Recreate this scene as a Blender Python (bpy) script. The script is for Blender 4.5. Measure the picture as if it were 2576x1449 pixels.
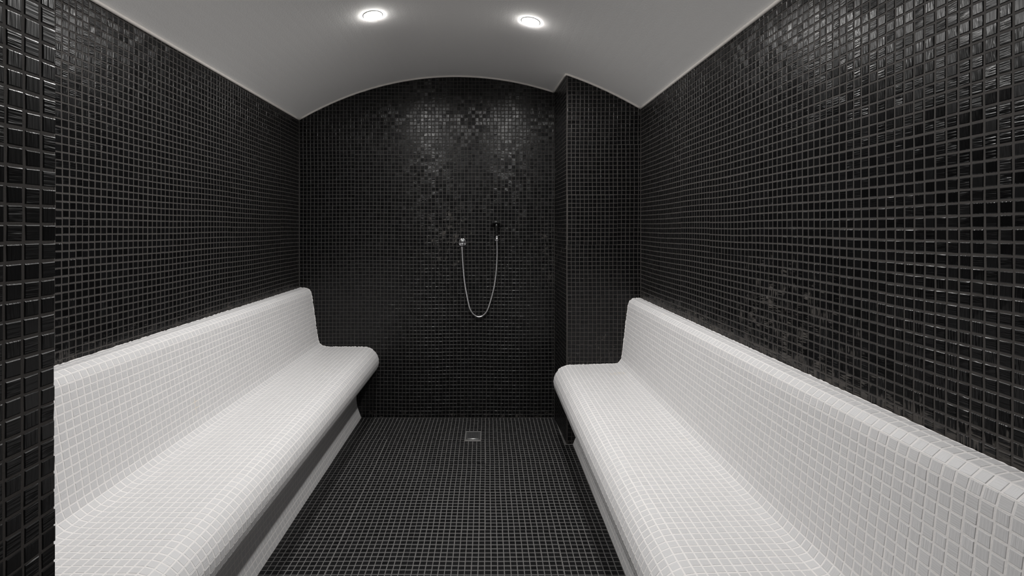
import bpy, math
import numpy as np
from mathutils import Vector, Matrix

# ------------------------------------------------------------------ clearing
for o in list(bpy.data.objects):
    bpy.data.objects.remove(o, do_unlink=True)
scene = bpy.context.scene
C = scene.collection

# ------------------------------------------------------------------ camera
F_PX, VPX, VPY, W_PX, H_PX = 1235.0, 1223.0, 574.0, 2576.0, 1449.0
CAM_Z = 1.296
cam_data = bpy.data.cameras.new('camera')
cam = bpy.data.objects.new('camera', cam_data)
C.objects.link(cam)
cam.location = (0, 0, CAM_Z)
cam.rotation_euler = (math.pi / 2, 0, 0)
cam_data.sensor_width = 36.0
cam_data.lens = F_PX / W_PX * 36.0
cam_data.shift_x = (W_PX / 2 - VPX) / W_PX
cam_data.shift_y = (VPY - H_PX / 2) / W_PX
cam_data.clip_start = 0.02
scene.camera = cam

# ------------------------------------------------------------------ world, exposure
LAMP_W = 8.7            # watts of each downlight
world = bpy.data.worlds.new('world')
scene.world = world
world.use_nodes = True
wb = world.node_tree.nodes['Background']
wb.inputs[0].default_value = (1.0, 0.985, 0.97, 1)
wb.inputs[1].default_value = 0.07
vs = scene.view_settings
vs.view_transform = 'Standard'
vs.look = 'None'
vs.gamma = 1.0
vs.use_curve_mapping = False
vs.exposure = 0.0

# ------------------------------------------------------------------ measures (metres)
PITCH, TILE = 0.025, 0.0208
XL, XR = -1.28, 0.928            # side walls
YB, YC, YF = 3.356, 2.947, 0.695  # back wall, column face, front wall room face
COL_B, COL_F = 0.465, 0.482      # column corner at the back wall and at its front
X_JAMB = -0.61
arcx = [-1.28, -1.05, -.811, -.4945, -.178, .06, .296, .47, .637, .792, .928]
arcz = [2.043, 2.152, 2.250, 2.318, 2.338, 2.322, 2.270, 2.226, 2.170, 2.092, 2.016]
_poly = np.polyfit(arcx, arcz, 4)
def ceil_z(x):
    return float(np.polyval(_poly, min(max(x, XL), XR)))
def project(P):
    P = np.asarray(P, float)
    y = np.maximum(P[..., 1], 1e-3)
    return np.stack([VPX + F_PX * P[..., 0] / y, VPY - F_PX * (P[..., 2] - CAM_Z) / y], -1)

# ------------------------------------------------------------------ helpers
def mesh_obj(name, verts, faces, mat, parent=None, smooth=False, loc=(0, 0, 0)):
    me = bpy.data.meshes.new(name)
    me.from_pydata([tuple(map(float, v)) for v in verts], [], [tuple(f) for f in faces])
    me.validate()
    if smooth:
        me.polygons.foreach_set('use_smooth', [True] * len(me.polygons))
    me.materials.append(mat)
    o = bpy.data.objects.new(name, me)
    C.objects.link(o)
    o.location = loc
    if parent is not None:
        o.parent = parent
    return o
def empty(name, loc):
    o = bpy.data.objects.new(name, None)
    o.empty_display_size = 0.05
    C.objects.link(o)
    o.location = loc
    return o
def tag(o, label=None, cat=None, group=None, kind=None):
    if label: o['label'] = label
    if cat: o['category'] = cat
    if group: o['group'] = group
    if kind: o['kind'] = kind
    return o
class MB:
    """collects shapes for one mesh"""
    def __init__(s): s.v, s.f = [], []
    def add(s, v, f):
        b = len(s.v); s.v += [tuple(p) for p in v]; s.f += [tuple(i + b for i in q) for q in f]
    def box(s, x0, x1, y0, y1, z0, z1):
        s.add([(x0,y0,z0),(x1,y0,z0),(x1,y1,z0),(x0,y1,z0),(x0,y0,z1),(x1,y0,z1),(x1,y1,z1),(x0,y1,z1)],
              [(0,3,2,1),(4,5,6,7),(0,1,5,4),(1,2,6,5),(2,3,7,6),(3,0,4,7)])
    def prism(s, poly, y0, y1):
        """extrude an x,z outline along y"""
        n = len(poly)
        v = [(x, y0, z) for x, z in poly] + [(x, y1, z) for x, z in poly]
        f = [tuple(range(n)), tuple(range(2 * n - 1, n - 1, -1))]
        f += [(i, i + n, (i + 1) % n + n, (i + 1) % n) for i in range(n)]
        s.add(v, f)
    def lathe(s, prof, origin, axis, seg=32):
        """revolve (radius, height) pairs about an axis"""
        a = Vector(axis).normalized()
        u = a.orthogonal().normalized(); w = a.cross(u)
        o = Vector(origin); v = []
        for r, h in prof:
            for k in range(seg):
                t = 2 * math.pi * k / seg
                v.append(o + a * h + (u * math.cos(t) + w * math.sin(t)) * r)
        f = []
        for i in range(len(prof) - 1):
            for k in range(seg):
                k2 = (k + 1) % seg
                f.append((i*seg+k, i*seg+k2, (i+1)*seg+k2, (i+1)*seg+k))
        f.append(tuple(range(seg - 1, -1, -1)))
        f.append(tuple((len(prof)-1)*seg + k for k in range(seg)))
        s.add(v, f)
    def tube(s, pts, rad, seg=10):
        pts = [Vector(p) for p in pts]
        rads = rad if isinstance(rad, (list, tuple)) else [rad] * len(pts)
        v = []; up = None
        for i, p in enumerate(pts):
            t = (pts[min(i+1, len(pts)-1)] - pts[max(i-1, 0)]).normalized()
            if up is None: up = t.orthogonal().normalized()
            u = (up - t * up.dot(t)).normalized(); up = u
            w = t.cross(u)
            for k in range(seg):
                a = 2 * math.pi * k / seg
                v.append(p + (u * math.cos(a) + w * math.sin(a)) * rads[i])
        f = []
        for i in range(len(pts) - 1):
            for k in range(seg):
                k2 = (k + 1) % seg
                f.append((i*seg+k, i*seg+k2, (i+1)*seg+k2, (i+1)*seg+k))
        f.append(tuple(range(seg - 1, -1, -1)))
        f.append(tuple((len(pts)-1)*seg + k for k in range(seg)))
        s.add(v, f)
    def build(s, name, mat, parent=None, smooth=False, loc=(0, 0, 0)):
        return mesh_obj(name, [Vector(p) - Vector(loc if parent is None else (0, 0, 0)) for p in s.v] if parent is None else s.v,
                        s.f, mat, parent, smooth, loc if parent is None else (0, 0, 0))
def local(mb, origin):
    """move the collected points so that they are relative to origin"""
    ox, oy, oz = origin
    mb.v = [(p[0]-ox, p[1]-oy, p[2]-oz) for p in mb.v]
    return mb

# ------------------------------------------------------------------ materials
def new_mat(name):
    m = bpy.data.materials.new(name); m.use_nodes = True
    nt = m.node_tree
    return m, nt, nt.nodes['Principled BSDF']
def N(nt, kind, **kw):
    n = nt.nodes.new(kind)
    for k, v in kw.items(): setattr(n, k, v)
    return n
def mth(nt, op, a, b=None, clamp=False):
    n = N(nt, 'ShaderNodeMath', operation=op, use_clamp=clamp)
    for i, q in enumerate((a, b)):
        if q is None: continue
        if isinstance(q, (int, float)): n.inputs[i].default_value = q
        else: nt.links.new(q, n.inputs[i])
    return n.outputs[0]
def ramp(nt, x, lo, hi):
    n = N(nt, 'ShaderNodeMapRange', interpolation_type='SMOOTHSTEP')
    nt.links.new(x, n.inputs[0])
    n.inputs[1].default_value = lo; n.inputs[2].default_value = hi
    n.inputs[3].default_value = 0; n.inputs[4].default_value = 1
    return n.outputs[0]

def tile_material(name, col, var, rough, bump, ridges, haze=None, spec=0.28, flecks=False):
    """glazed mosaic tile, each with ridges of its own; the uv map counts one unit per tile"""
    m, nt, bsdf = new_mat(name)
    L = nt.links.new
    uv = N(nt, 'ShaderNodeUVMap', uv_map='tile')
    # ridges: noise stretched along v
    mp = N(nt, 'ShaderNodeMapping'); L(uv.outputs[0], mp.inputs[0])
    mp.inputs['Scale'].default_value = (ridges, 0.5, 1)
    nz = N(nt, 'ShaderNodeTexNoise', noise_dimensions='2D'); L(mp.outputs[0], nz.inputs['Vector'])
    nz.inputs['Scale'].default_value = 1.0; nz.inputs['Detail'].default_value = 1.0
    nz.inputs['Roughness'].default_value = 0.55
    # per-tile random number
    fl = N(nt, 'ShaderNodeVectorMath', operation='FLOOR'); L(uv.outputs[0], fl.inputs[0])
    wn = N(nt, 'ShaderNodeTexWhiteNoise', noise_dimensions='2D'); L(fl.outputs[0], wn.inputs['Vector'])
    r = wn.outputs['Value']
    sep = N(nt, 'ShaderNodeSeparateColor'); L(wn.outputs['Color'], sep.inputs[0])
    # colour
    mixc = N(nt, 'ShaderNodeMix', data_type='RGBA')
    mixc.inputs['A'].default_value = tuple(c * (1 - var) for c in col) + (1,)
    mixc.inputs['B'].default_value = tuple(c * (1 + var) for c in col) + (1,)
    L(r, mixc.inputs['Factor'])
    colour = mixc.outputs['Result']
    rgh = mth(nt, 'ADD', mth(nt, 'MULTIPLY', sep.outputs[1], 0.10), rough - 0.05)
    if haze:
        # grout left in the ridges of the tiles: patches with a shape of their own
        geo = N(nt, 'ShaderNodeNewGeometry')
        n1 = N(nt, 'ShaderNodeTexNoise'); L(geo.outputs['Position'], n1.inputs['Vector'])
        n1.inputs['Scale'].default_value = 26.0; n1.inputs['Detail'].default_value = 3.0
        sp = N(nt, 'ShaderNodeSeparateXYZ'); L(geo.outputs['Position'], sp.inputs[0])
        x, y, z = sp.outputs
        total = None
        for (kind, a) in haze:
            if kind == 'low':      # smeared grout along the joint above the bench or the floor
                mk = mth(nt, 'SUBTRACT', 1.0, ramp(nt, z, a[0], a[1]))
                mk = mth(nt, 'MULTIPLY', mk, a[2])
            elif kind == 'spot':   # y0, z0, ry, rz, amount
                dy = mth(nt, 'DIVIDE', mth(nt, 'SUBTRACT', y, a[0]), a[2])
                dz = mth(nt, 'DIVIDE', mth(nt, 'SUBTRACT', z, a[1]), a[3])
                d = mth(nt, 'SQRT', mth(nt, 'ADD', mth(nt, 'MULTIPLY', dy, dy), mth(nt, 'MULTIPLY', dz, dz)))
                mk = mth(nt, 'MULTIPLY', mth(nt, 'SUBTRACT', 1.0, ramp(nt, d, 0.1, 1.0)), a[4])
            elif kind == 'spotx':  # x0, z0, rx, rz, amount
                dx = mth(nt, 'DIVIDE', mth(nt, 'SUBTRACT', x, a[0]), a[2])
                dz = mth(nt, 'DIVIDE', mth(nt, 'SUBTRACT', z, a[1]), a[3])
                d = mth(nt, 'SQRT', mth(nt, 'ADD', mth(nt, 'MULTIPLY', dx, dx), mth(nt, 'MULTIPLY', dz, dz)))
                mk = mth(nt, 'MULTIPLY', mth(nt, 'SUBTRACT', 1.0, ramp(nt, d, 0.1, 1.0)), a[4])
            total = mk if total is None else mth(nt, 'MAXIMUM', total, mk)
        # noise centred on .5 plus mask, thresholded; caught in the low side of the ridges
        t = mth(nt, 'ADD', mth(nt, 'MULTIPLY', n1.outputs['Fac'], 1.0), mth(nt, 'MULTIPLY', total, 0.55))
        t = mth(nt, 'SUBTRACT', t, mth(nt, 'MULTIPLY', nz.outputs['Fac'], 0.9))
        hz = mth(nt, 'MULTIPLY', ramp(nt, t, 0.34, 0.48), mth(nt, 'MULTIPLY', ramp(nt, total, 0.0, 0.15), 0.8))
        mh = N(nt, 'ShaderNodeMix', data_type='RGBA')
        L(hz, mh.inputs['Factor']); L(colour, mh.inputs['A'])
        mh.inputs['B'].default_value = (0.075, 0.068, 0.062, 1)
        colour = mh.outputs['Result']
        rgh = mth(nt, 'ADD', rgh, mth(nt, 'MULTIPLY', hz, 0.5))
    if flecks:   # specks of dried plaster
        geo = N(nt, 'ShaderNodeNewGeometry')
        vo = N(nt, 'ShaderNodeTexVoronoi'); L(geo.outputs['Position'], vo.inputs['Vector'])
        vo.inputs['Scale'].default_value = 38.0; vo.inputs['Randomness'].default_value = 1.0
        sc_ = N(nt, 'ShaderNodeSeparateColor'); L(vo.outputs['Color'], sc_.inputs[0])
        rare = mth(nt, 'GREATER_THAN', sc_.outputs[0], 0.975)
        dot = mth(nt, 'LESS_THAN', vo.outputs['Distance'], 0.055)
        mf = N(nt, 'ShaderNodeMix', data_type='RGBA')
        L(mth(nt, 'MULTIPLY', rare, dot), mf.inputs['Factor']); L(colour, mf.inputs['A'])
        mf.inputs['B'].default_value = (0.6, 0.58, 0.55, 1)
        colour = mf.outputs['Result']
    L(colour, bsdf.inputs['Base Color'])
    L(rgh, bsdf.inputs['Roughness'])
    bsdf.inputs['Specular IOR Level'].default_value = spec
    bp = N(nt, 'ShaderNodeBump')
    bp.inputs['Distance'].default_value = bump
    # some tiles are ridged more deeply than others
    L(mth(nt, 'ADD', mth(nt, 'MULTIPLY', sep.outputs[2], 0.7), 0.3), bp.inputs['Strength'])
    L(nz.outputs['Fac'], bp.inputs['Height'])
    L(bp.outputs[0], bsdf.inputs['Normal'])
    return m

def grout_material(name, col, scale=260, bump=0.0004, stain=None):
    m, nt, bsdf = new_mat(name); L = nt.links.new
    geo = N(nt, 'ShaderNodeNewGeometry')
    n1 = N(nt, 'ShaderNodeTexNoise'); L(geo.outputs['Position'], n1.inputs['Vector'])
    n1.inputs['Scale'].default_value = scale; n1.inputs['Detail'].default_value = 2
    n2 = N(nt, 'ShaderNodeTexNoise'); L(geo.outputs['Position'], n2.inputs['Vector'])
    n2.inputs['Scale'].default_value = 3.0; n2.inputs['Detail'].default_value = 4
    mx = N(nt, 'ShaderNodeMix', data_type='RGBA')
    mx.inputs['A'].default_value = tuple(c * 0.82 for c in col) + (1,)
    mx.inputs['B'].default_value = tuple(c * 1.16 for c in col) + (1,)
    L(mth(nt, 'ADD', mth(nt, 'MULTIPLY', n1.outputs['Fac'], 0.45), mth(nt, 'MULTIPLY', n2.outputs['Fac'], 0.55)), mx.inputs['Factor'])
    colour = mx.outputs['Result']
    if stain:   # a few yellowed joints
        ms = N(nt, 'ShaderNodeMix', data_type='RGBA')
        n3 = N(nt, 'ShaderNodeTexNoise'); L(geo.outputs['Position'], n3.inputs['Vector'])
        n3.inputs['Scale'].default_value = 6.0
        L(mth(nt, 'MULTIPLY', ramp(nt, n3.outputs['Fac'], 0.70, 0.80), 0.5), ms.inputs['Factor'])
        L(colour, ms.inputs['A']); ms.inputs['B'].default_value = stain + (1,)
        colour = ms.outputs['Result']
    L(colour, bsdf.inputs['Base Color'])
    bsdf.inputs['Roughness'].default_value = 0.75
    bsdf.inputs['Specular IOR Level'].default_value = 0.25
    bp = N(nt, 'ShaderNodeBump'); bp.inputs['Distance'].default_value = bump
    L(n1.outputs['Fac'], bp.inputs['Height']); L(bp.outputs[0], bsdf.inputs['Normal'])
    return m

def plain(name, col, rough, metal=0.0, spec=0.5, noise=0.04, scale=40, bump=0.0):
    m, nt, bsdf = new_mat(name); L = nt.links.new
    tc = N(nt, 'ShaderNodeTexCoord')
    n1 = N(nt, 'ShaderNodeTexNoise'); L(tc.outputs['Object'], n1.inputs['Vector'])
    n1.inputs['Scale'].default_value = scale; n1.inputs['Detail'].default_value = 3
    mx = N(nt, 'ShaderNodeMix', data_type='RGBA')
    mx.inputs['A'].default_value = tuple(c * (1 - noise) for c in col) + (1,)
    mx.inputs['B'].default_value = tuple(min(1, c * (1 + noise)) for c in col) + (1,)
    L(n1.outputs['Fac'], mx.inputs['Factor']); L(mx.outputs['Result'], bsdf.inputs['Base Color'])
    bsdf.inputs['Roughness'].default_value = rough
    bsdf.inputs['Metallic'].default_value = metal
    bsdf.inputs['Specular IOR Level'].default_value = spec
    if bump:
        bp = N(nt, 'ShaderNodeBump'); bp.inputs['Distance'].default_value = bump
        L(n1.outputs['Fac'], bp.inputs['Height']); L(bp.outputs[0], bsdf.inputs['Normal'])
    return m

BLACK = (0.0036, 0.0036, 0.0039)
M_wall_l = tile_material('black_tile_left', BLACK, 0.35, 0.25, 0.0012, 6.2, [('low', (0.87, 0.96, 0.5))])
M_wall_r = tile_material('black_tile_right', BLACK, 0.35, 0.25, 0.0012, 6.2,
                         [('low', (0.86, 0.97, 0.75)), ('spot', (1.55, 1.02, 0.50, 0.28, 0.42)),
                          ('spot', (2.3, 1.75, 0.3, 0.3, 0.2))])
M_wall_b = tile_material('black_tile_back', BLACK, 0.35, 0.25, 0.0012, 6.2,
                         [('spotx', (-0.28, 1.25, 0.3, 0.4, 0.30)), ('spotx', (0.42, 1.15, 0.12, 0.4, 0.35)),
                          ('low', (0.02, 0.06, 0.3)), ('spotx', (0.7, 0.55, 0.35, 0.18, 0.3))])
M_jamb = tile_material('black_tile_jamb', BLACK, 0.35, 0.33, 0.0012, 6.2)
M_floor_t = tile_material('black_tile_floor', (0.0055, 0.0055, 0.006), 0.4, 0.40, 0.0006, 7.5, flecks=True)
M_white_t = tile_material('white_tile', (0.625, 0.62, 0.625), 0.022, 0.38, 0.0008, 8.0)
M_grout_wall = grout_material('dark_grout_walls', (0.057, 0.052, 0.049))
M_grout_back = grout_material('dark_grout_back', (0.047, 0.0445, 0.0425))
M_grout_floor = grout_material('grey_grout_floor', (0.15, 0.145, 0.142))
M_grout_white = grout_material('white_grout', (0.79, 0.768, 0.757), stain=(0.72, 0.60, 0.42))
M_ceiling = plain('ceiling_paint', (0.86, 0.855, 0.848), 0.9, spec=0.2, noise=0.03, scale=180, bump=0.0006)
M_bead = plain('white_sealant', (0.80, 0.76, 0.72), 0.5, noise=0.06, scale=25, bump=0.0008)
M_chrome = plain('chrome', (0.80, 0.80, 0.82), 0.12, metal=1.0, noise=0.02)
M_hose = plain('chrome_hose', (0.86, 0.86, 0.87), 0.34, metal=1.0, noise=0.02)
M_satin = plain('satin_steel', (0.80, 0.80, 0.79), 0.48, metal=1.0, noise=0.05, scale=90)
M_steel = plain('brushed_steel', (0.50, 0.50, 0.51), 0.42, metal=1.0, noise=0.1, scale=90)
M_blackplastic = plain('black_plastic', (0.006, 0.006, 0.006), 0.35, noise=0.1)
M_greybtn = plain('grey_plastic', (0.10, 0.10, 0.10), 0.5)
M_dark = plain('dark_sump', (0.01, 0.01, 0.01), 0.8)
M_lampring = plain('lamp_ring_white', (0.8, 0.8, 0.78), 0.4)
def lens_material():
    m, nt, bsdf = new_mat('lamp_lens')
    bsdf.inputs['Base Color'].default_value = (0.9, 0.9, 0.9, 1)
    bsdf.inputs['Emission Color'].default_value = (1.0, 0.97, 0.93, 1)
    bsdf.inputs['Emission Strength'].default_value = 90.0
    return m
M_lens = lens_material()

# ------------------------------------------------------------------ mosaic tiles
rng = np.random.default_rng(7)
# three rings of a tile: height above the grout, inset
RINGS_DARK = [(-0.0015, 0.0), (0.0002, 0.0), (0.0010, 0.0012)]
RINGS_WHITE = [(-0.0015, 0.0), (0.0002, 0.0), (0.0006, 0.0008)]
FACES = []
for k in range(2):
    for c in range(4):
        d = (c + 1) % 4
        FACES.append((k*4 + c, k*4 + d, (k+1)*4 + d, (k+1)*4 + c))
FACES.append((8, 9, 10, 11))
FACES = np.array(FACES)

def tiles_geometry(P, Nrm, seeds, orient, wob, mat):
    """P: n,4,3 corners on the grout (counter-clockwise seen from outside). returns verts, faces, loop uvs"""
    n = len(P)
    cen = P.mean(1, keepdims=True)
    eu = P[:, 1] - P[:, 0]; ev = P[:, 3] - P[:, 0]
    lu = np.linalg.norm(eu, axis=1)[:, None]; lv = np.linalg.norm(ev, axis=1)[:, None]
    u = eu / np.maximum(lu, 1e-6); v = ev / np.maximum(lv, 1e-6)
    sg = np.array([(1, 1), (-1, 1), (-1, -1), (1, -1)], float)
    base_uv = np.array([(0, 0), (1, 0), (1, 1), (0, 1)], float) * 0.96 + 0.02
    V = np.zeros((n, 12, 3)); UV = np.zeros((n, 12, 2))
    for k, (h, ins) in enumerate(RINGS_WHITE if mat.name == 'white_tile' else RINGS_DARK):
        for c in range(4):
            q = P[:, c] + (u * sg[c, 0] + v * sg[c, 1]) * ins + Nrm * h
            if k == 2: q = q + Nrm * wob[:, c:c+1]
            V[:, k*4 + c] = q
            b = base_uv[c] + (sg[c] * (0.05 if k == 2 else 0.0))
            b = np.tile(b, (n, 1))
            b[orient] = b[orient][:, ::-1]
            UV[:, k*4 + c] = b + seeds
    F = (FACES[None] + (np.arange(n) * 12)[:, None, None]).reshape(-1, 4)
    return V.reshape(-1, 3), F, UV.reshape(-1, 2)[F.ravel()]

def quad_mesh(name, V, F, LUV, mat):
    me = bpy.data.meshes.new(name)
    me.vertices.add(len(V)); me.vertices.foreach_set('co', V.astype(np.float32).ravel())
    me.loops.add(len(F) * 4); me.loops.foreach_set('vertex_index', F.astype(np.int32).ravel())
    me.polygons.add(len(F)); me.polygons.foreach_set('loop_start', np.arange(0, len(F) * 4, 4, dtype=np.int32))
    uvl = me.uv_layers.new(name='tile')
    uvl.data.foreach_set('uv', LUV.astype(np.float32).ravel())
    me.materials.append(mat)
    me.update(calc_edges=True)
    me.validate()
    me.polygons.foreach_set('use_smooth', np.zeros(len(me.polygons), bool))
    return me

VARIANTS = {}
def variants(mat, size=TILE):
    """sixteen tile meshes of full size, shared by the single tiles"""
    key = (mat.name, size)
    if key not in VARIANTS:
        out = []
        h = size / 2
        base = np.array([[(-h, -h, 0), (h, -h, 0), (h, h, 0), (-h, h, 0)]], float)
        for i in range(16):
            sd = rng.integers(3, 400, (1, 2)).astype(float)
            j = rng.uniform(-0.0003, 0.0003, (1, 4, 3)); j[..., 2] = 0
            wob = rng.uniform(-0.00012, 0.00012, (1, 4))
            V, F, U = tiles_geometry(base + j, np.array([[0, 0, 1.0]]), sd, np.array([i % 2 == 1]), wob, mat)
            out.append(quad_mesh('tile', V, F, U, mat))
        VARIANTS[key] = out
    return VARIANTS[key]

def lay_tiles(parent, tiles, mat, visible, ploc=(0, 0, 0), limit=300, size=TILE):
    """tiles: list of (corners 4x3, normal, full?). the largest in the picture become single parts"""
    P = np.array([t[0] for t in tiles]); Nr = np.array([t[1] for t in tiles]); full = np.array([t[2] for t in tiles])
    n = len(P)
    pp = project(P)
    a = 0.5 * np.abs((pp[:, 2, 0] - pp[:, 0, 0]) * (pp[:, 3, 1] - pp[:, 1, 1]) - (pp[:, 3, 0] - pp[:, 1, 0]) * (pp[:, 2, 1] - pp[:, 0, 1]))
    c = pp.mean(1)
    cen = P.mean(1)
    inside = (c[:, 0] > 6) & (c[:, 0] < W_PX - 6) & (c[:, 1] > 6) & (c[:, 1] < H_PX - 6) & (cen[:, 1] > 0.3)
    facing = ((np.array([0, 0, CAM_Z]) - cen) * Nr).sum(1) > 0
    vis = inside & facing & np.array([bool(visible(cen[i], c[i])) for i in range(n)])
    score = np.where(vis, a, -1)
    order = np.argsort(-score)
    single = [i for i in order[:limit] if score[i] > 0]
    mask = np.ones(n, bool); mask[single] = False
    rest = np.nonzero(mask)[0]
    off = np.array(ploc, float)
    vr = variants(mat, size)
    for i in single:
        if full[i]:
            p = P[i]; o = bpy.data.objects.new('tile', vr[int(rng.integers(16))])
            U = Vector(p[1] - p[0]).normalized(); Nn = Vector(Nr[i]).normalized()
            Vv = Nn.cross(U).normalized(); U = Vv.cross(Nn)
            M = Matrix((U, Vv, Nn)).transposed().to_4x4()
            M.translation = Vector(cen[i] - off)
            rot = Matrix.Rotation(rng.normal(0, 0.008), 4, 'X') @ Matrix.Rotation(rng.normal(0, 0.008), 4, 'Y') @ Matrix.Rotation(rng.normal(0, 0.008), 4, 'Z')
            o.matrix_local = M @ rot
        else:
            V, F, U = tiles_geometry(P[i:i+1] - cen[i], Nr[i:i+1], rng.integers(3, 400, (1, 2)).astype(float), rng.random(1) < .5, np.zeros((1, 4)), mat)
            o = bpy.data.objects.new('tile', quad_mesh('tile', V, F, U, mat))
            o.location = Vector(cen[i] - off)
        C.objects.link(o)
        o.parent = parent
    if len(rest):
        m = len(rest)
        wob = rng.uniform(-0.00016, 0.00016, (m, 4))
        V, F, U = tiles_geometry(P[rest] - off, Nr[rest], rng.integers(3, 400, (m, 2)).astype(float), rng.random(m) < 0.5, wob, mat)
        o = bpy.data.objects.new('mosaic_tiles', quad_mesh('mosaic_tiles', V, F, U, mat))
        C.objects.link(o); o.parent = parent
        o['kind'] = 'stuff'

def grid_tiles(origin, U, V, nrm, u0, u1, v0, v1, phase_u=0.0, phase_v=0.0, vtop=None, skip=None, jit=0.00035, size=TILE):
    """square tiles on a plane, cut at its edges; vtop(u) bounds the top; sheets of 12 x 12 sit slightly apart"""
    origin = np.array(origin, float); U = np.array(U, float); V = np.array(V, float); nrm = np.array(nrm, float)
    out = []
    g = (PITCH - size) / 2
    w1, w2 = rng.uniform(0, 6.28, 2)
    i0 = math.floor((u0 - phase_u) / PITCH); i1 = math.ceil((u1 - phase_u) / PITCH)
    j0 = math.floor((v0 - phase_v) / PITCH); j1 = math.ceil((v1 - phase_v) / PITCH)
    sheets = {}
    flip = np.dot(np.cross(U, V), nrm) < 0
    for i in range(i0, i1):
        for j in range(j0, j1):
            key = (i // 12, j // 12)
            if key not in sheets:
                sheets[key] = rng.normal(0, 0.0006, 2)
            s = sheets[key] + rng.uniform(-jit, jit, 2)
            # the rows were laid by hand: they waver slowly
            s = s + 0.0011 * np.array([math.sin(j * .23 + w1) + .5 * math.sin(i * .11 + j * .07), math.sin(i * .21 + w2) + .5 * math.sin(j * .13 + i * .06)])
            a = phase_u + i * PITCH + g + s[0]; b = a + size
            c = phase_v + j * PITCH + g + s[1]; d = c + size
            fa, fb = max(a, u0 + .0008), min(b, u1 - .0008)
            fc, fd = max(c, v0 + .0008), min(d, v1 - .0008)
            if fb - fa < 0.005 or fd - fc < 0.005: continue
            dl = dr = fd
            if vtop:
                dl = min(fd, vtop(fa) - .002); dr = min(fd, vtop(fb) - .002)
                if min(dl, dr) - fc < 0.004: continue
            full = fa == a and fb == b and fc == c and fd == d and dl == fd and dr == fd
            if skip and skip((fa + fb) / 2, (fc + fd) / 2): continue
            q = [(fa, fc), (fb, fc), (fb, dr), (fa, dl)]
            if flip: q = [q[1], q[0], q[3], q[2]]
            out.append((np.array([origin + U * x + V * y for x, y in q]), nrm, full))
    return out

# ------------------------------------------------------------------ bench outlines (x, z), from the wall down to the floor
def arc(cx, cz, r, a0, a1, n, sx=1):
    return [(cx + sx * r * math.cos(math.radians(a0 + (a1 - a0) * k / n)), cz + r * math.sin(math.radians(a0 + (a1 - a0) * k / n))) for k in range(n + 1)]
prof_left = [(-1.277, .888), (-1.232, .888), (-1.212, .881), (-1.199, .867), (-1.193, .845), (-1.151, .545), (-1.144, .514), (-1.130, .497), (-1.108, .488), (-1.080, .485)] \
    + arc(-.832, .384, .100, 90, -65, 16) + [(-.815, .283), (-.845, .262), (-.868, .235), (-.882, .205), (-.886, .170), (-.886, .110), (-.878, .066), (-.853, .0)]
prof_right = [(.925, .876), (.892, .876), (.872, .870), (.859, .858), (.852, .838), (.816, .531), (.809, .504), (.796, .489), (.778, .483), (.750, .481)] \
    + arc(.503, .374, .100, 90, -65, 16, -1) + [(.487, .273), (.515, .252), (.537, .226), (.549, .198), (.553, .165), (.553, .110), (.545, .060), (.521, .0)]
def inside_poly(poly, x, z):
    r = False; n = len(poly)
    for i in range(n):
        x0, z0 = poly[i]; x1, z1 = poly[(i + 1) % n]
        if (z0 > z) != (z1 > z) and x < (x1 - x0) * (z - z0) / (z1 - z0) + x0: r = not r
    return r
def resample(pts, step):
    pts = np.array(pts); seg = np.linalg.norm(np.diff(pts, axis=0), axis=1); s = np.r_[0, np.cumsum(seg)]
    n = int(round(s[-1] / step)); t = np.linspace(0, s[-1], n + 1)
    return np.stack([np.interp(t, s, pts[:, 0]), np.interp(t, s, pts[:, 1])], 1)
RL, RR = resample(prof_left, PITCH), resample(prof_right, PITCH)
POLY_L = [tuple(p) for p in RL] + [(XL, 0)]
POLY_R = [tuple(p) for p in RR] + [(XR, 0)]

# ------------------------------------------------------------------ room shell
TH = 0.15
arc_in = [(x, ceil_z(x)) for x in np.linspace(XL, XR, 49)]
def struct(o): o['kind'] = 'structure'; return o

fl = MB(); fl.box(XL - TH, XR + TH, -0.6, YB + TH, -0.12, 0.0)
floor = struct(fl.build('floor', M_grout_floor))
cl = MB()
under = [(XL - TH, ceil_z(XL))] + arc_in + [(XR + TH, ceil_z(XR))]
cl.prism([(XL - TH, 2.46)] + under + [(XR + TH, 2.46)], YF - 0.25, YB + TH)
ceiling = struct(cl.build('ceiling', M_ceiling))
wl = MB(); wl.box(XL - TH, XL, YF - 0.25, YB + TH, 0, ceil_z(XL))
wall_left = struct(wl.build('wall_left', M_grout_wall))
wr = MB(); wr.box(XR, XR + TH, YF - 0.25, YB + TH, 0, ceil_z(XR))
wall_right = struct(wr.build('wall_right', M_grout_wall))
wk = MB(); wk.prism([(XL, 0)] + arc_in + [(XR, 0)], YB, YB + TH)
wall_back = struct(wk.build('wall_back', M_grout_back))
# boxed-out column in the back right corner (its side is not quite square to the wall)
xs = np.linspace(0, 1, 17)
cv = []
for (xa, y) in ((COL_F, YC), (COL_B, YB)):
    cv += [(xa, y, 0), (XR, y, 0)] + [(XR + (xa - XR) * t, y, ceil_z(XR + (xa - XR) * t)) for t in xs]
m_ = len(cv) // 2
cf = [tuple(range(m_)), tuple(range(2 * m_ - 1, m_ - 1, -1))] + [(i, i + m_, (i + 1) % m_ + m_, (i + 1) % m_) for i in range(m_)]
wall_column = struct(mesh_obj('wall_column', cv, cf, M_grout_wall))
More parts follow.
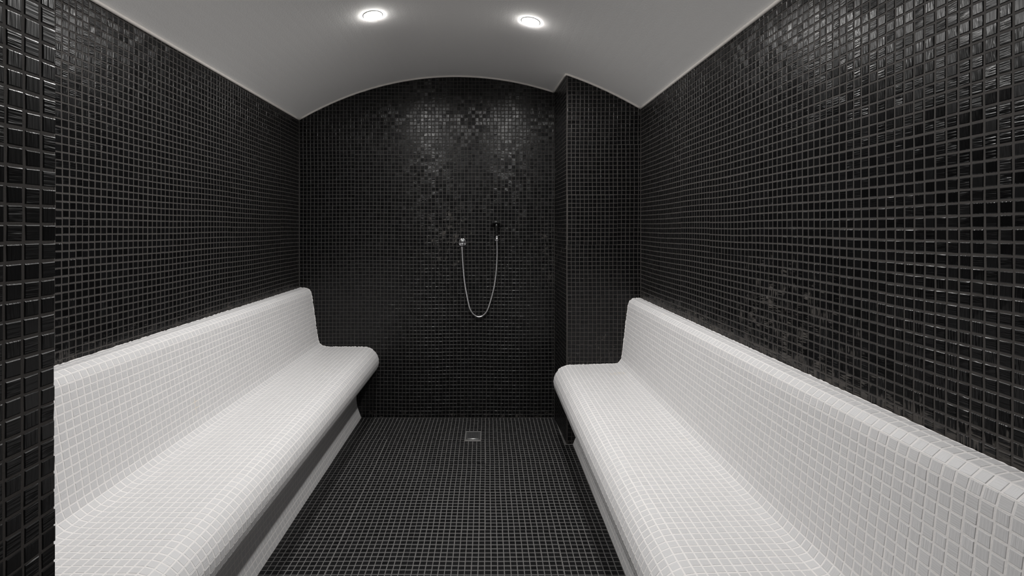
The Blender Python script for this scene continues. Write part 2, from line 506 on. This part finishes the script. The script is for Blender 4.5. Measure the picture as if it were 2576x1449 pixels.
# front wall with the doorway the picture is taken through
wf = MB()
def arcseg(a, b, n=14): return [(x, ceil_z(x)) for x in np.linspace(a, b, n)]
wf.prism([(XL, 0)] + arcseg(XL, X_JAMB) + [(X_JAMB, 0)], YF - 0.25, YF - 0.0025)
wf.prism([(X_JAMB, 2.1)] + arcseg(X_JAMB, 0.80) + [(0.80, 2.1)], YF - 0.25, YF - 0.0025)
wf.prism([(0.80, 0)] + arcseg(0.80, XR, 5) + [(XR, 0)], YF - 0.25, YF - 0.0025)
wall_front = struct(wf.build('wall_front', M_grout_wall))

# sealant bead between ceiling and walls
def bead(n, pts):
    b = MB(); b.tube(pts, 0.0066, 10)
    o = struct(b.build('trim_%d' % n, M_bead, smooth=True))
    return o
e = 0.003
bead(1, [(XL + e, y, ceil_z(XL) - e) for y in np.linspace(YF, YB - e, 40)])
bead(2, [(x, YB - e, ceil_z(x) - e) for x in np.linspace(XL + e, COL_B - e, 50)])
bead(3, [(COL_B + (COL_F - COL_B) * t - e, YB - e + (YC - YB) * t, ceil_z(COL_B + (COL_F - COL_B) * t) - e) for t in np.linspace(0, 1, 12)])
bead(4, [(x, YC - e, ceil_z(x) - e) for x in np.linspace(COL_F - e, XR - e, 24)])
bead(5, [(XR - e, y, ceil_z(XR) - e) for y in np.linspace(YC - e, YF, 40)])

# ------------------------------------------------------------------ tiles on the shell
not_jamb = lambda c, p: p[0] > 146
# left wall: u = depth from the back corner, v = height
t = grid_tiles((XL, YB, 0), (0, -1, 0), (0, 0, 1), (1, 0, 0), 0.003, YB - YF, 0.86, ceil_z(XL) - .005)
lay_tiles(wall_left, t, M_wall_l, lambda c, p: p[0] > 146 and c[2] > .90)
# right wall
t = grid_tiles((XR, YC, 0), (0, -1, 0), (0, 0, 1), (-1, 0, 0), 0.003, YC - YF, 0.85, ceil_z(XR) - .005, 0.008, -0.004)
lay_tiles(wall_right, t, M_wall_r, lambda c, p: c[2] > .89)
# back wall
def skip_back(x, z):
    return inside_poly(POLY_L, x, z - .015) and inside_poly(POLY_L, x + .02, z + .02) and inside_poly(POLY_L, x - .012, z + .02)
t = grid_tiles((0, YB, 0), (1, 0, 0), (0, 0, 1), (0, -1, 0), XL + .002, COL_B - .002, 0.002, 2.34, 0.001, 0, vtop=lambda x: ceil_z(x) - .004, skip=skip_back, size=0.0216)
lay_tiles(wall_back, t, M_wall_b, lambda c, p: not inside_poly(POLY_L, c[0], c[2]) and c[0] > XL + .02, size=0.0216)
# column: face and side
def skip_col(x, z): return inside_poly(POLY_R, x + .02, z + .02) and inside_poly(POLY_R, x - .02, z + .02)
t = grid_tiles((0, YC, 0), (1, 0, 0), (0, 0, 1), (0, -1, 0), COL_F + .005, XR - .002, 0.002, 2.24, COL_F + .005, -0.003, vtop=lambda x: ceil_z(x) - .004, skip=skip_col, size=0.0216)
dvec = np.array([COL_B - COL_F, YB - YC, 0]); dl_ = np.linalg.norm(dvec); dvec /= dl_
nside = np.array([-dvec[1], dvec[0], 0])
t += grid_tiles((COL_F, YC, 0), dvec, (0, 0, 1), nside, 0.001, dl_ - .003, 0.002, 2.24, 0.0, -0.003, vtop=lambda u: ceil_z(COL_F + dvec[0] * u) - .004, size=0.0216)
lay_tiles(wall_column, t, M_wall_b, lambda c, p: not inside_poly(POLY_R, c[0], c[2]), size=0.0216)
# door jamb (left side of the doorway), tiles running past the corner
t = grid_tiles((X_JAMB, YF, 0), (0, -1, 0), (0, 0, 1), (1, 0, 0), -0.0008, 0.249, 0.002, 2.32, -0.0013, 0.0025, vtop=lambda u: ceil_z(X_JAMB) - .004, jit=0.0007)
t += grid_tiles((0.80, YF, 0), (0, -1, 0), (0, 0, 1), (-1, 0, 0), -0.0008, 0.249, 0.002, 2.32, -0.0013, 0.0025, vtop=lambda u: ceil_z(0.80) - .004, jit=0.0007)
lay_tiles(wall_front, t, M_jamb, lambda c, p: True)
# floor, around the drain
DR = (-0.128, -0.033, 2.998, 3.122)
def skip_floor(x, y):
    return DR[0] - .008 < x < DR[1] + .008 and DR[2] - .008 < y < DR[3] + .008
t = grid_tiles((0, 0, 0), (1, 0, 0), (0, 1, 0), (0, 0, 1), -0.875, 0.545, YF, YB - .003, -0.0055, 0.0095,
               skip=lambda x, y: skip_floor(x, y) or (x > COL_B - .004 and y > YC - .006), size=0.0214)
lay_tiles(floor, t, M_floor_t, lambda c, p: -.85 < c[0] < .51 and -.734 * (CAM_Z - 0) / (CAM_Z - .384) * 1.0 - .06 < c[0], size=0.0214)

# ------------------------------------------------------------------ the two tiled benches
def bench(R, y0, y1, side, label, xbase):
    """R outline rows, side +1 stands on the left wall, -1 on the right"""
    root = empty('tiled_bench', (xbase, (y0 + y1) / 2, 0))
    tag(root, label, 'bench', 'mosaic benches along the side walls')
    ploc = (xbase, (y0 + y1) / 2, 0)
    wallx = XL + .003 if side > 0 else XR - .003
    b = MB(); poly = [tuple(p) for p in R] + [(wallx, 0.0)]
    b.prism(poly if side > 0 else poly[::-1], y0, y1)
    local(b, ploc).build('body', M_grout_white, root)
    # ragged bead of white grout against the end wall and the side wall
    f = MB()
    dense = resample([tuple(p) for p in R[:34]], 0.006)
    f.tube([(p[0] + rng.normal(0, .0006), y1 - .001, p[1] + rng.normal(0, .0006)) for p in dense], [float(abs(rng.normal(.0022, .0009)) + .0006) for p in dense], 6)
    yy = np.arange(y0 + .01, y1 - .01, 0.009)
    f.tube([(wallx + side * .0022, y, R[0][1] + rng.normal(0, .0005)) for y in yy], [float(min(.0021, abs(rng.normal(.0013, .0006)) + .0004)) for y in yy], 6)
    local(f, ploc).build('grout_bead', M_grout_white, root)
    tiles = []
    g = (PITCH - TILE) / 2
    n = len(R) - 1
    rows = int((y1 - y0) / PITCH)
    for i in range(n):
        a, c = np.array(R[i]), np.array(R[i + 1])
        d = c - a; ln = np.linalg.norm(d); d /= ln
        nrm2 = np.array([-d[1], d[0]]) * side      # outward
        nrm = np.array([nrm2[0], 0, nrm2[1]])
        rowoff = rng.normal(0, 0.0007)
        for j in range(rows):
            jit = rng.uniform(-.0005, .0005, 2)
            s0 = (ln - TILE) / 2 + jit[0] * .6; s1 = s0 + TILE
            ya = y1 - (j * PITCH) - g + jit[1] + rowoff - 0.002; yb = ya - TILE
            if yb < y0: continue
            p0 = a + d * s0; p1 = a + d * s1
            q = [(p0[0], ya, p0[1]), (p1[0], ya, p1[1]), (p1[0], yb, p1[1]), (p0[0], yb, p0[1])]
            q = np.array(q)
            if np.dot(np.cross(q[1] - q[0], q[3] - q[0]), nrm) < 0: q = q[[1, 0, 3, 2]]
            tiles.append((q, nrm, True))
    return root, tiles, ploc
root, tl, pl = bench(RL, YF, YB - .001, 1, 'white mosaic bench beneath the black wall opposite the boxed corner, ending at the shower wall', -1.0)
lay_tiles(root, tl, M_white_t, not_jamb, pl)
root, tl, pl = bench(RR, YF, YC - .001, -1, 'white mosaic bench that ends against the boxed-out black column', 0.72)
lay_tiles(root, tl, M_white_t, lambda c, p: True, pl)

# ------------------------------------------------------------------ floor drain
dx0, dx1, dy0, dy1 = DR
dc = ((dx0 + dx1) / 2, (dy0 + dy1) / 2, 0.0)
drain = empty('floor_drain', dc)
tag(drain, 'small square steel drain with a perforated grate in the black floor', 'drain')
f = MB()
w = .005
f.box(dx0, dx1, dy0, dy0 + w, 0.0, .0030); f.box(dx0, dx1, dy1 - w, dy1, 0.0, .0030)
f.box(dx0, dx0 + w, dy0 + w, dy1 - w, 0.0, .0030); f.box(dx1 - w, dx1, dy0 + w, dy1 - w, 0.0, .0030)
local(f, dc).build('frame', M_satin, drain)
f = MB(); f.box(dx0 + w, dx1 - w, dy0 + w, dy1 - w, 0.0, .0004)
local(f, dc).build('sump', M_dark, drain)
# grate: plate with six by five holes
gx0, gx1, gy0, gy1 = dx0 + .0075, dx1 - .0075, dy0 + .018, dy1 - .0075
f = MB()
nx, ny = 6, 5
xs_ = [gx0]; ys_ = [gy0]
hx = (gx1 - gx0 - .014) / nx; hy = (gy1 - gy0 - .014) / ny
for i in range(nx): xs_ += [gx0 + .007 + i * hx + hx * .22, gx0 + .007 + i * hx + hx * .78]
for j in range(ny): ys_ += [gy0 + .007 + j * hy + hy * .25, gy0 + .007 + j * hy + hy * .75]
xs_.append(gx1); ys_.append(gy1)
for i in range(len(xs_) - 1):
    for j in range(len(ys_) - 1):
        if i % 2 == 1 and j % 2 == 1: continue
        f.box(xs_[i], xs_[i+1], ys_[j], ys_[j+1], .0008, .0032)
grate = local(f, dc).build('grate', M_steel, drain)
f = MB(); f.tube([(gx0 + .003, gy0 - .004, .0030), (gx1 - .003, gy0 - .004, .0030)], .0034, 12)
local(f, dc).build('grate_lip', M_satin, drain, True)

# ------------------------------------------------------------------ shower on the back wall
S = F_PX / YB
def bw(px, py, dy=0.0):
    """a point of the back wall, dy in front of it"""
    return ((px - VPX) / S, YB - dy, CAM_Z + (VPY - py) / S)
# wall outlet
oc = bw(1163.5, 609.7)
outlet = empty('wall_outlet', oc)
tag(outlet, 'round chrome water outlet on the black wall where the hose starts', 'outlet')
f = MB(); f.lathe([(.0272, 0), (.0272, .004), (.0255, .0075), (.021, .0078), (.0195, .006), (.0165, .006), (.0150, .011), (.0125, .0135), (.0105, .014)], oc, (0, -1, 0), 40)
local(f, oc).build('flange', M_chrome, outlet, True)
f = MB()
ex, ey, ez = oc
f.tube([(ex, ey - .012, ez), (ex, ey - .026, ez), (ex, ey - .034, ez - .003), (ex, ey - .039, ez - .010), (ex, ey - .040, ez - .018), (ex, ey - .040, ez - .024)], .0072, 14)
local(f, oc).build('elbow', M_chrome, outlet, True)
f = MB(); f.lathe([(.0078, 0), (.0084, .002), (.0084, .010), (.0070, .014)], (ex, ey - .040, ez - .022), (0, 0, -1), 6)
local(f, oc).build('hose_nut', M_chrome, outlet)
# holder
hc = bw(1250, 602)
holder = empty('shower_holder', hc)
tag(holder, 'round chrome swivel holder on the wall under the black hand shower', 'holder')
f = MB(); f.lathe([(.0165, 0), (.0165, .004), (.014, .007), (.0085, .009), (.0085, .020)], hc, (0, -1, 0), 28)
local(f, hc).build('wall_plate', M_chrome, holder, True)
f = MB()
f.lathe([(.0060, -.0135), (.0105, -.0105), (.0132, -.005), (.0138, 0), (.0132, .005), (.0108, .0095), (.0090, .0125), (.0096, .0150)], (hc[0], hc[1] - .030, hc[2]), (0, 0, 1), 28)
local(f, hc).build('socket', M_chrome, holder, True)
# hand shower
bx, by, bz = hc[0], hc[1] - .030, hc[2]
hs = empty('hand_shower', (bx, by, bz + .015))
tag(hs, 'black hand shower with square-edged head and looping chrome hose', 'shower')
ho = (bx, by, bz + .015)
f = MB()
hpts = [(bx, by, bz + .022), (bx, by + .001, bz + .040), (bx - .002, by + .001, bz + .062), (bx - .003, by - .004, bz + .086), (bx - .004, by - .007, bz + .108)]
f.tube(hpts, [.0082, .0088, .0098, .0104, .0100], 18)
local(f, ho).build('handle', M_blackplastic, hs, True)
# head: flat rectangular block with bevelled rim, tipped outward
hx0, hz0 = (1236.5 - VPX) / S, CAM_Z + (VPY - 562.5) / S
hx1, hz1 = (1257 - VPX) / S, CAM_Z + (VPY - 555) / S
f = MB()
hv = []
for (ins, yy) in ((.002, by + .012), (0, by + .010), (0, by - .022), (.002, by - .024)):
    dz = (by - yy) * 0.10
    hv += [(hx0 + ins, yy, hz0 + ins + dz), (hx1 - ins, yy, hz0 + ins + dz), (hx1 - ins, yy, hz1 - ins + dz), (hx0 + ins, yy, hz1 - ins + dz)]
hf = [(0, 1, 2, 3), (15, 14, 13, 12)] + [(k*4 + c, (k+1)*4 + c, (k+1)*4 + (c+1) % 4, k*4 + (c+1) % 4) for k in range(3) for c in range(4)]
f.add(hv, hf)
head = local(f, ho).build('head', M_blackplastic, hs)
f = MB()
cx_ = (hx0 + hx1) / 2; cz_ = (hz0 + hz1) / 2 + .0024
f.box(cx_ - .006, cx_ + .008, by - .0252, by - .0236, cz_ - .003, cz_ + .0035)
local(f, ho).build('button', M_greybtn, hs)
f = MB()  # shade line below the head's right end, built as a black tube
f.tube([(hx1 - .004, by + .002, hz0 + .004), (hx1 + .001, by + .004, hz0 - .004), (hx1 + .005, by + .006, hz0 - .016), (hx1 + .007, by + .008, hz0 - .027)], [.0028, .0026, .0022, .0016], 8)
local(f, ho).build('shade_line', M_blackplastic, hs, True)
f = MB(); f.lathe([(.0080, 0), (.0100, .002), (.0100, .006), (.0084, .0085)], (bx, by, bz + .0155), (0, 0, 1), 24)
local(f, ho).build('collar', M_chrome, hs, True)
# hose: a loop from the outlet to the underside of the holder
hp = [(1163, 618), (1162.8, 630), (1164.7, 664), (1168.8, 707.7), (1174.9, 744), (1182, 775.4), (1189.4, 788.6), (1199, 796.0), (1207.5, 797.0),
      (1216, 793.0), (1225.6, 781.0), (1235, 753.6), (1243.7, 717.4), (1248.5, 678.7), (1250.6, 640), (1250.4, 607)]
raw = []
for k, (px, py) in enumerate(hp):
    tt = k / (len(hp) - 1)
    dy = .040 * (1 - tt) + .030 * tt - .018 * math.sin(math.pi * tt)
    s_ = F_PX / (YB - dy)
    raw.append(((px - VPX) / s_, YB - dy, CAM_Z + (VPY - py) / s_))
raw[0] = (ex, ey - .040, ez - .034); raw[-1] = (bx, by, bz - .012)
def catmull(p, n=8):
    p = [Vector(q) for q in p]; out = []
    for i in range(len(p) - 1):
        a, b, c, d = p[max(i-1, 0)], p[i], p[i+1], p[min(i+2, len(p)-1)]
        for k in range(n):
            u = k / n
            out.append(0.5 * ((2*b) + (c - a)*u + (2*a - 5*b + 4*c - d)*u*u + (3*b - a - 3*c + d)*u**3))
    out.append(p[-1]); return out
hpath = catmull(raw, 14)
f = MB(); f.tube(hpath, [.0054 if k % 2 else .0047 for k in range(len(hpath))], 12)
local(f, ho).build('hose', M_hose, hs, True)

# ------------------------------------------------------------------ downlights
def downlight(x, y, label):
    zc = ceil_z(x); dx = 0.01
    sl = (ceil_z(x + dx) - ceil_z(x - dx)) / (2 * dx)
    n = Vector((sl, 0, -1)).normalized()
    base = Vector((x, y, zc))
    root = empty('downlight', base); tag(root, label, 'downlight', 'recessed spots in the vaulted ceiling')
    f = MB()
    prof = [(.047, -.003), (.047, .0008), (.0455, .0022), (.0405, .0022), (.0388, .0008), (.0388, -.003)]
    a = Vector(n); seg = 40
    f.lathe(prof, (0, 0, 0), a, seg)
    f.f = f.f[:-2]
    f.build('trim_ring', M_lampring, root, True)
    f = MB(); f.lathe([(.0384, -.001), (.0384, .0012), (.0372, .0060), (.033, .0098), (.022, .0120), (.004, .0128)], (0, 0, 0), a, seg)
    f.build('lens', M_lens, root, True)
    ld = bpy.data.lights.new('lamp_beam', 'AREA'); ld.shape = 'DISK'; ld.size = 0.070
    ld.energy = LAMP_W; ld.color = (1.0, 0.988, 0.972); ld.spread = math.radians(165)
    lo = bpy.data.objects.new('lamp_beam', ld); C.objects.link(lo); lo.parent = root
    lo.location = n * 0.0134
    lo.rotation_euler = n.to_track_quat('-Z', 'Y').to_euler()
    return root
downlight(-0.540, 2.338, 'round downlight in the vault above the longer white bench, nearer the shower wall')
downlight(0.215, 2.372, 'round downlight in the vault on the boxed column side, nearer the shower wall')
downlight(-0.540, 1.480, 'round downlight in the vault above the longer white bench, nearer the doorway')
downlight(0.215, 1.480, 'round downlight in the vault on the boxed column side, nearer the doorway')
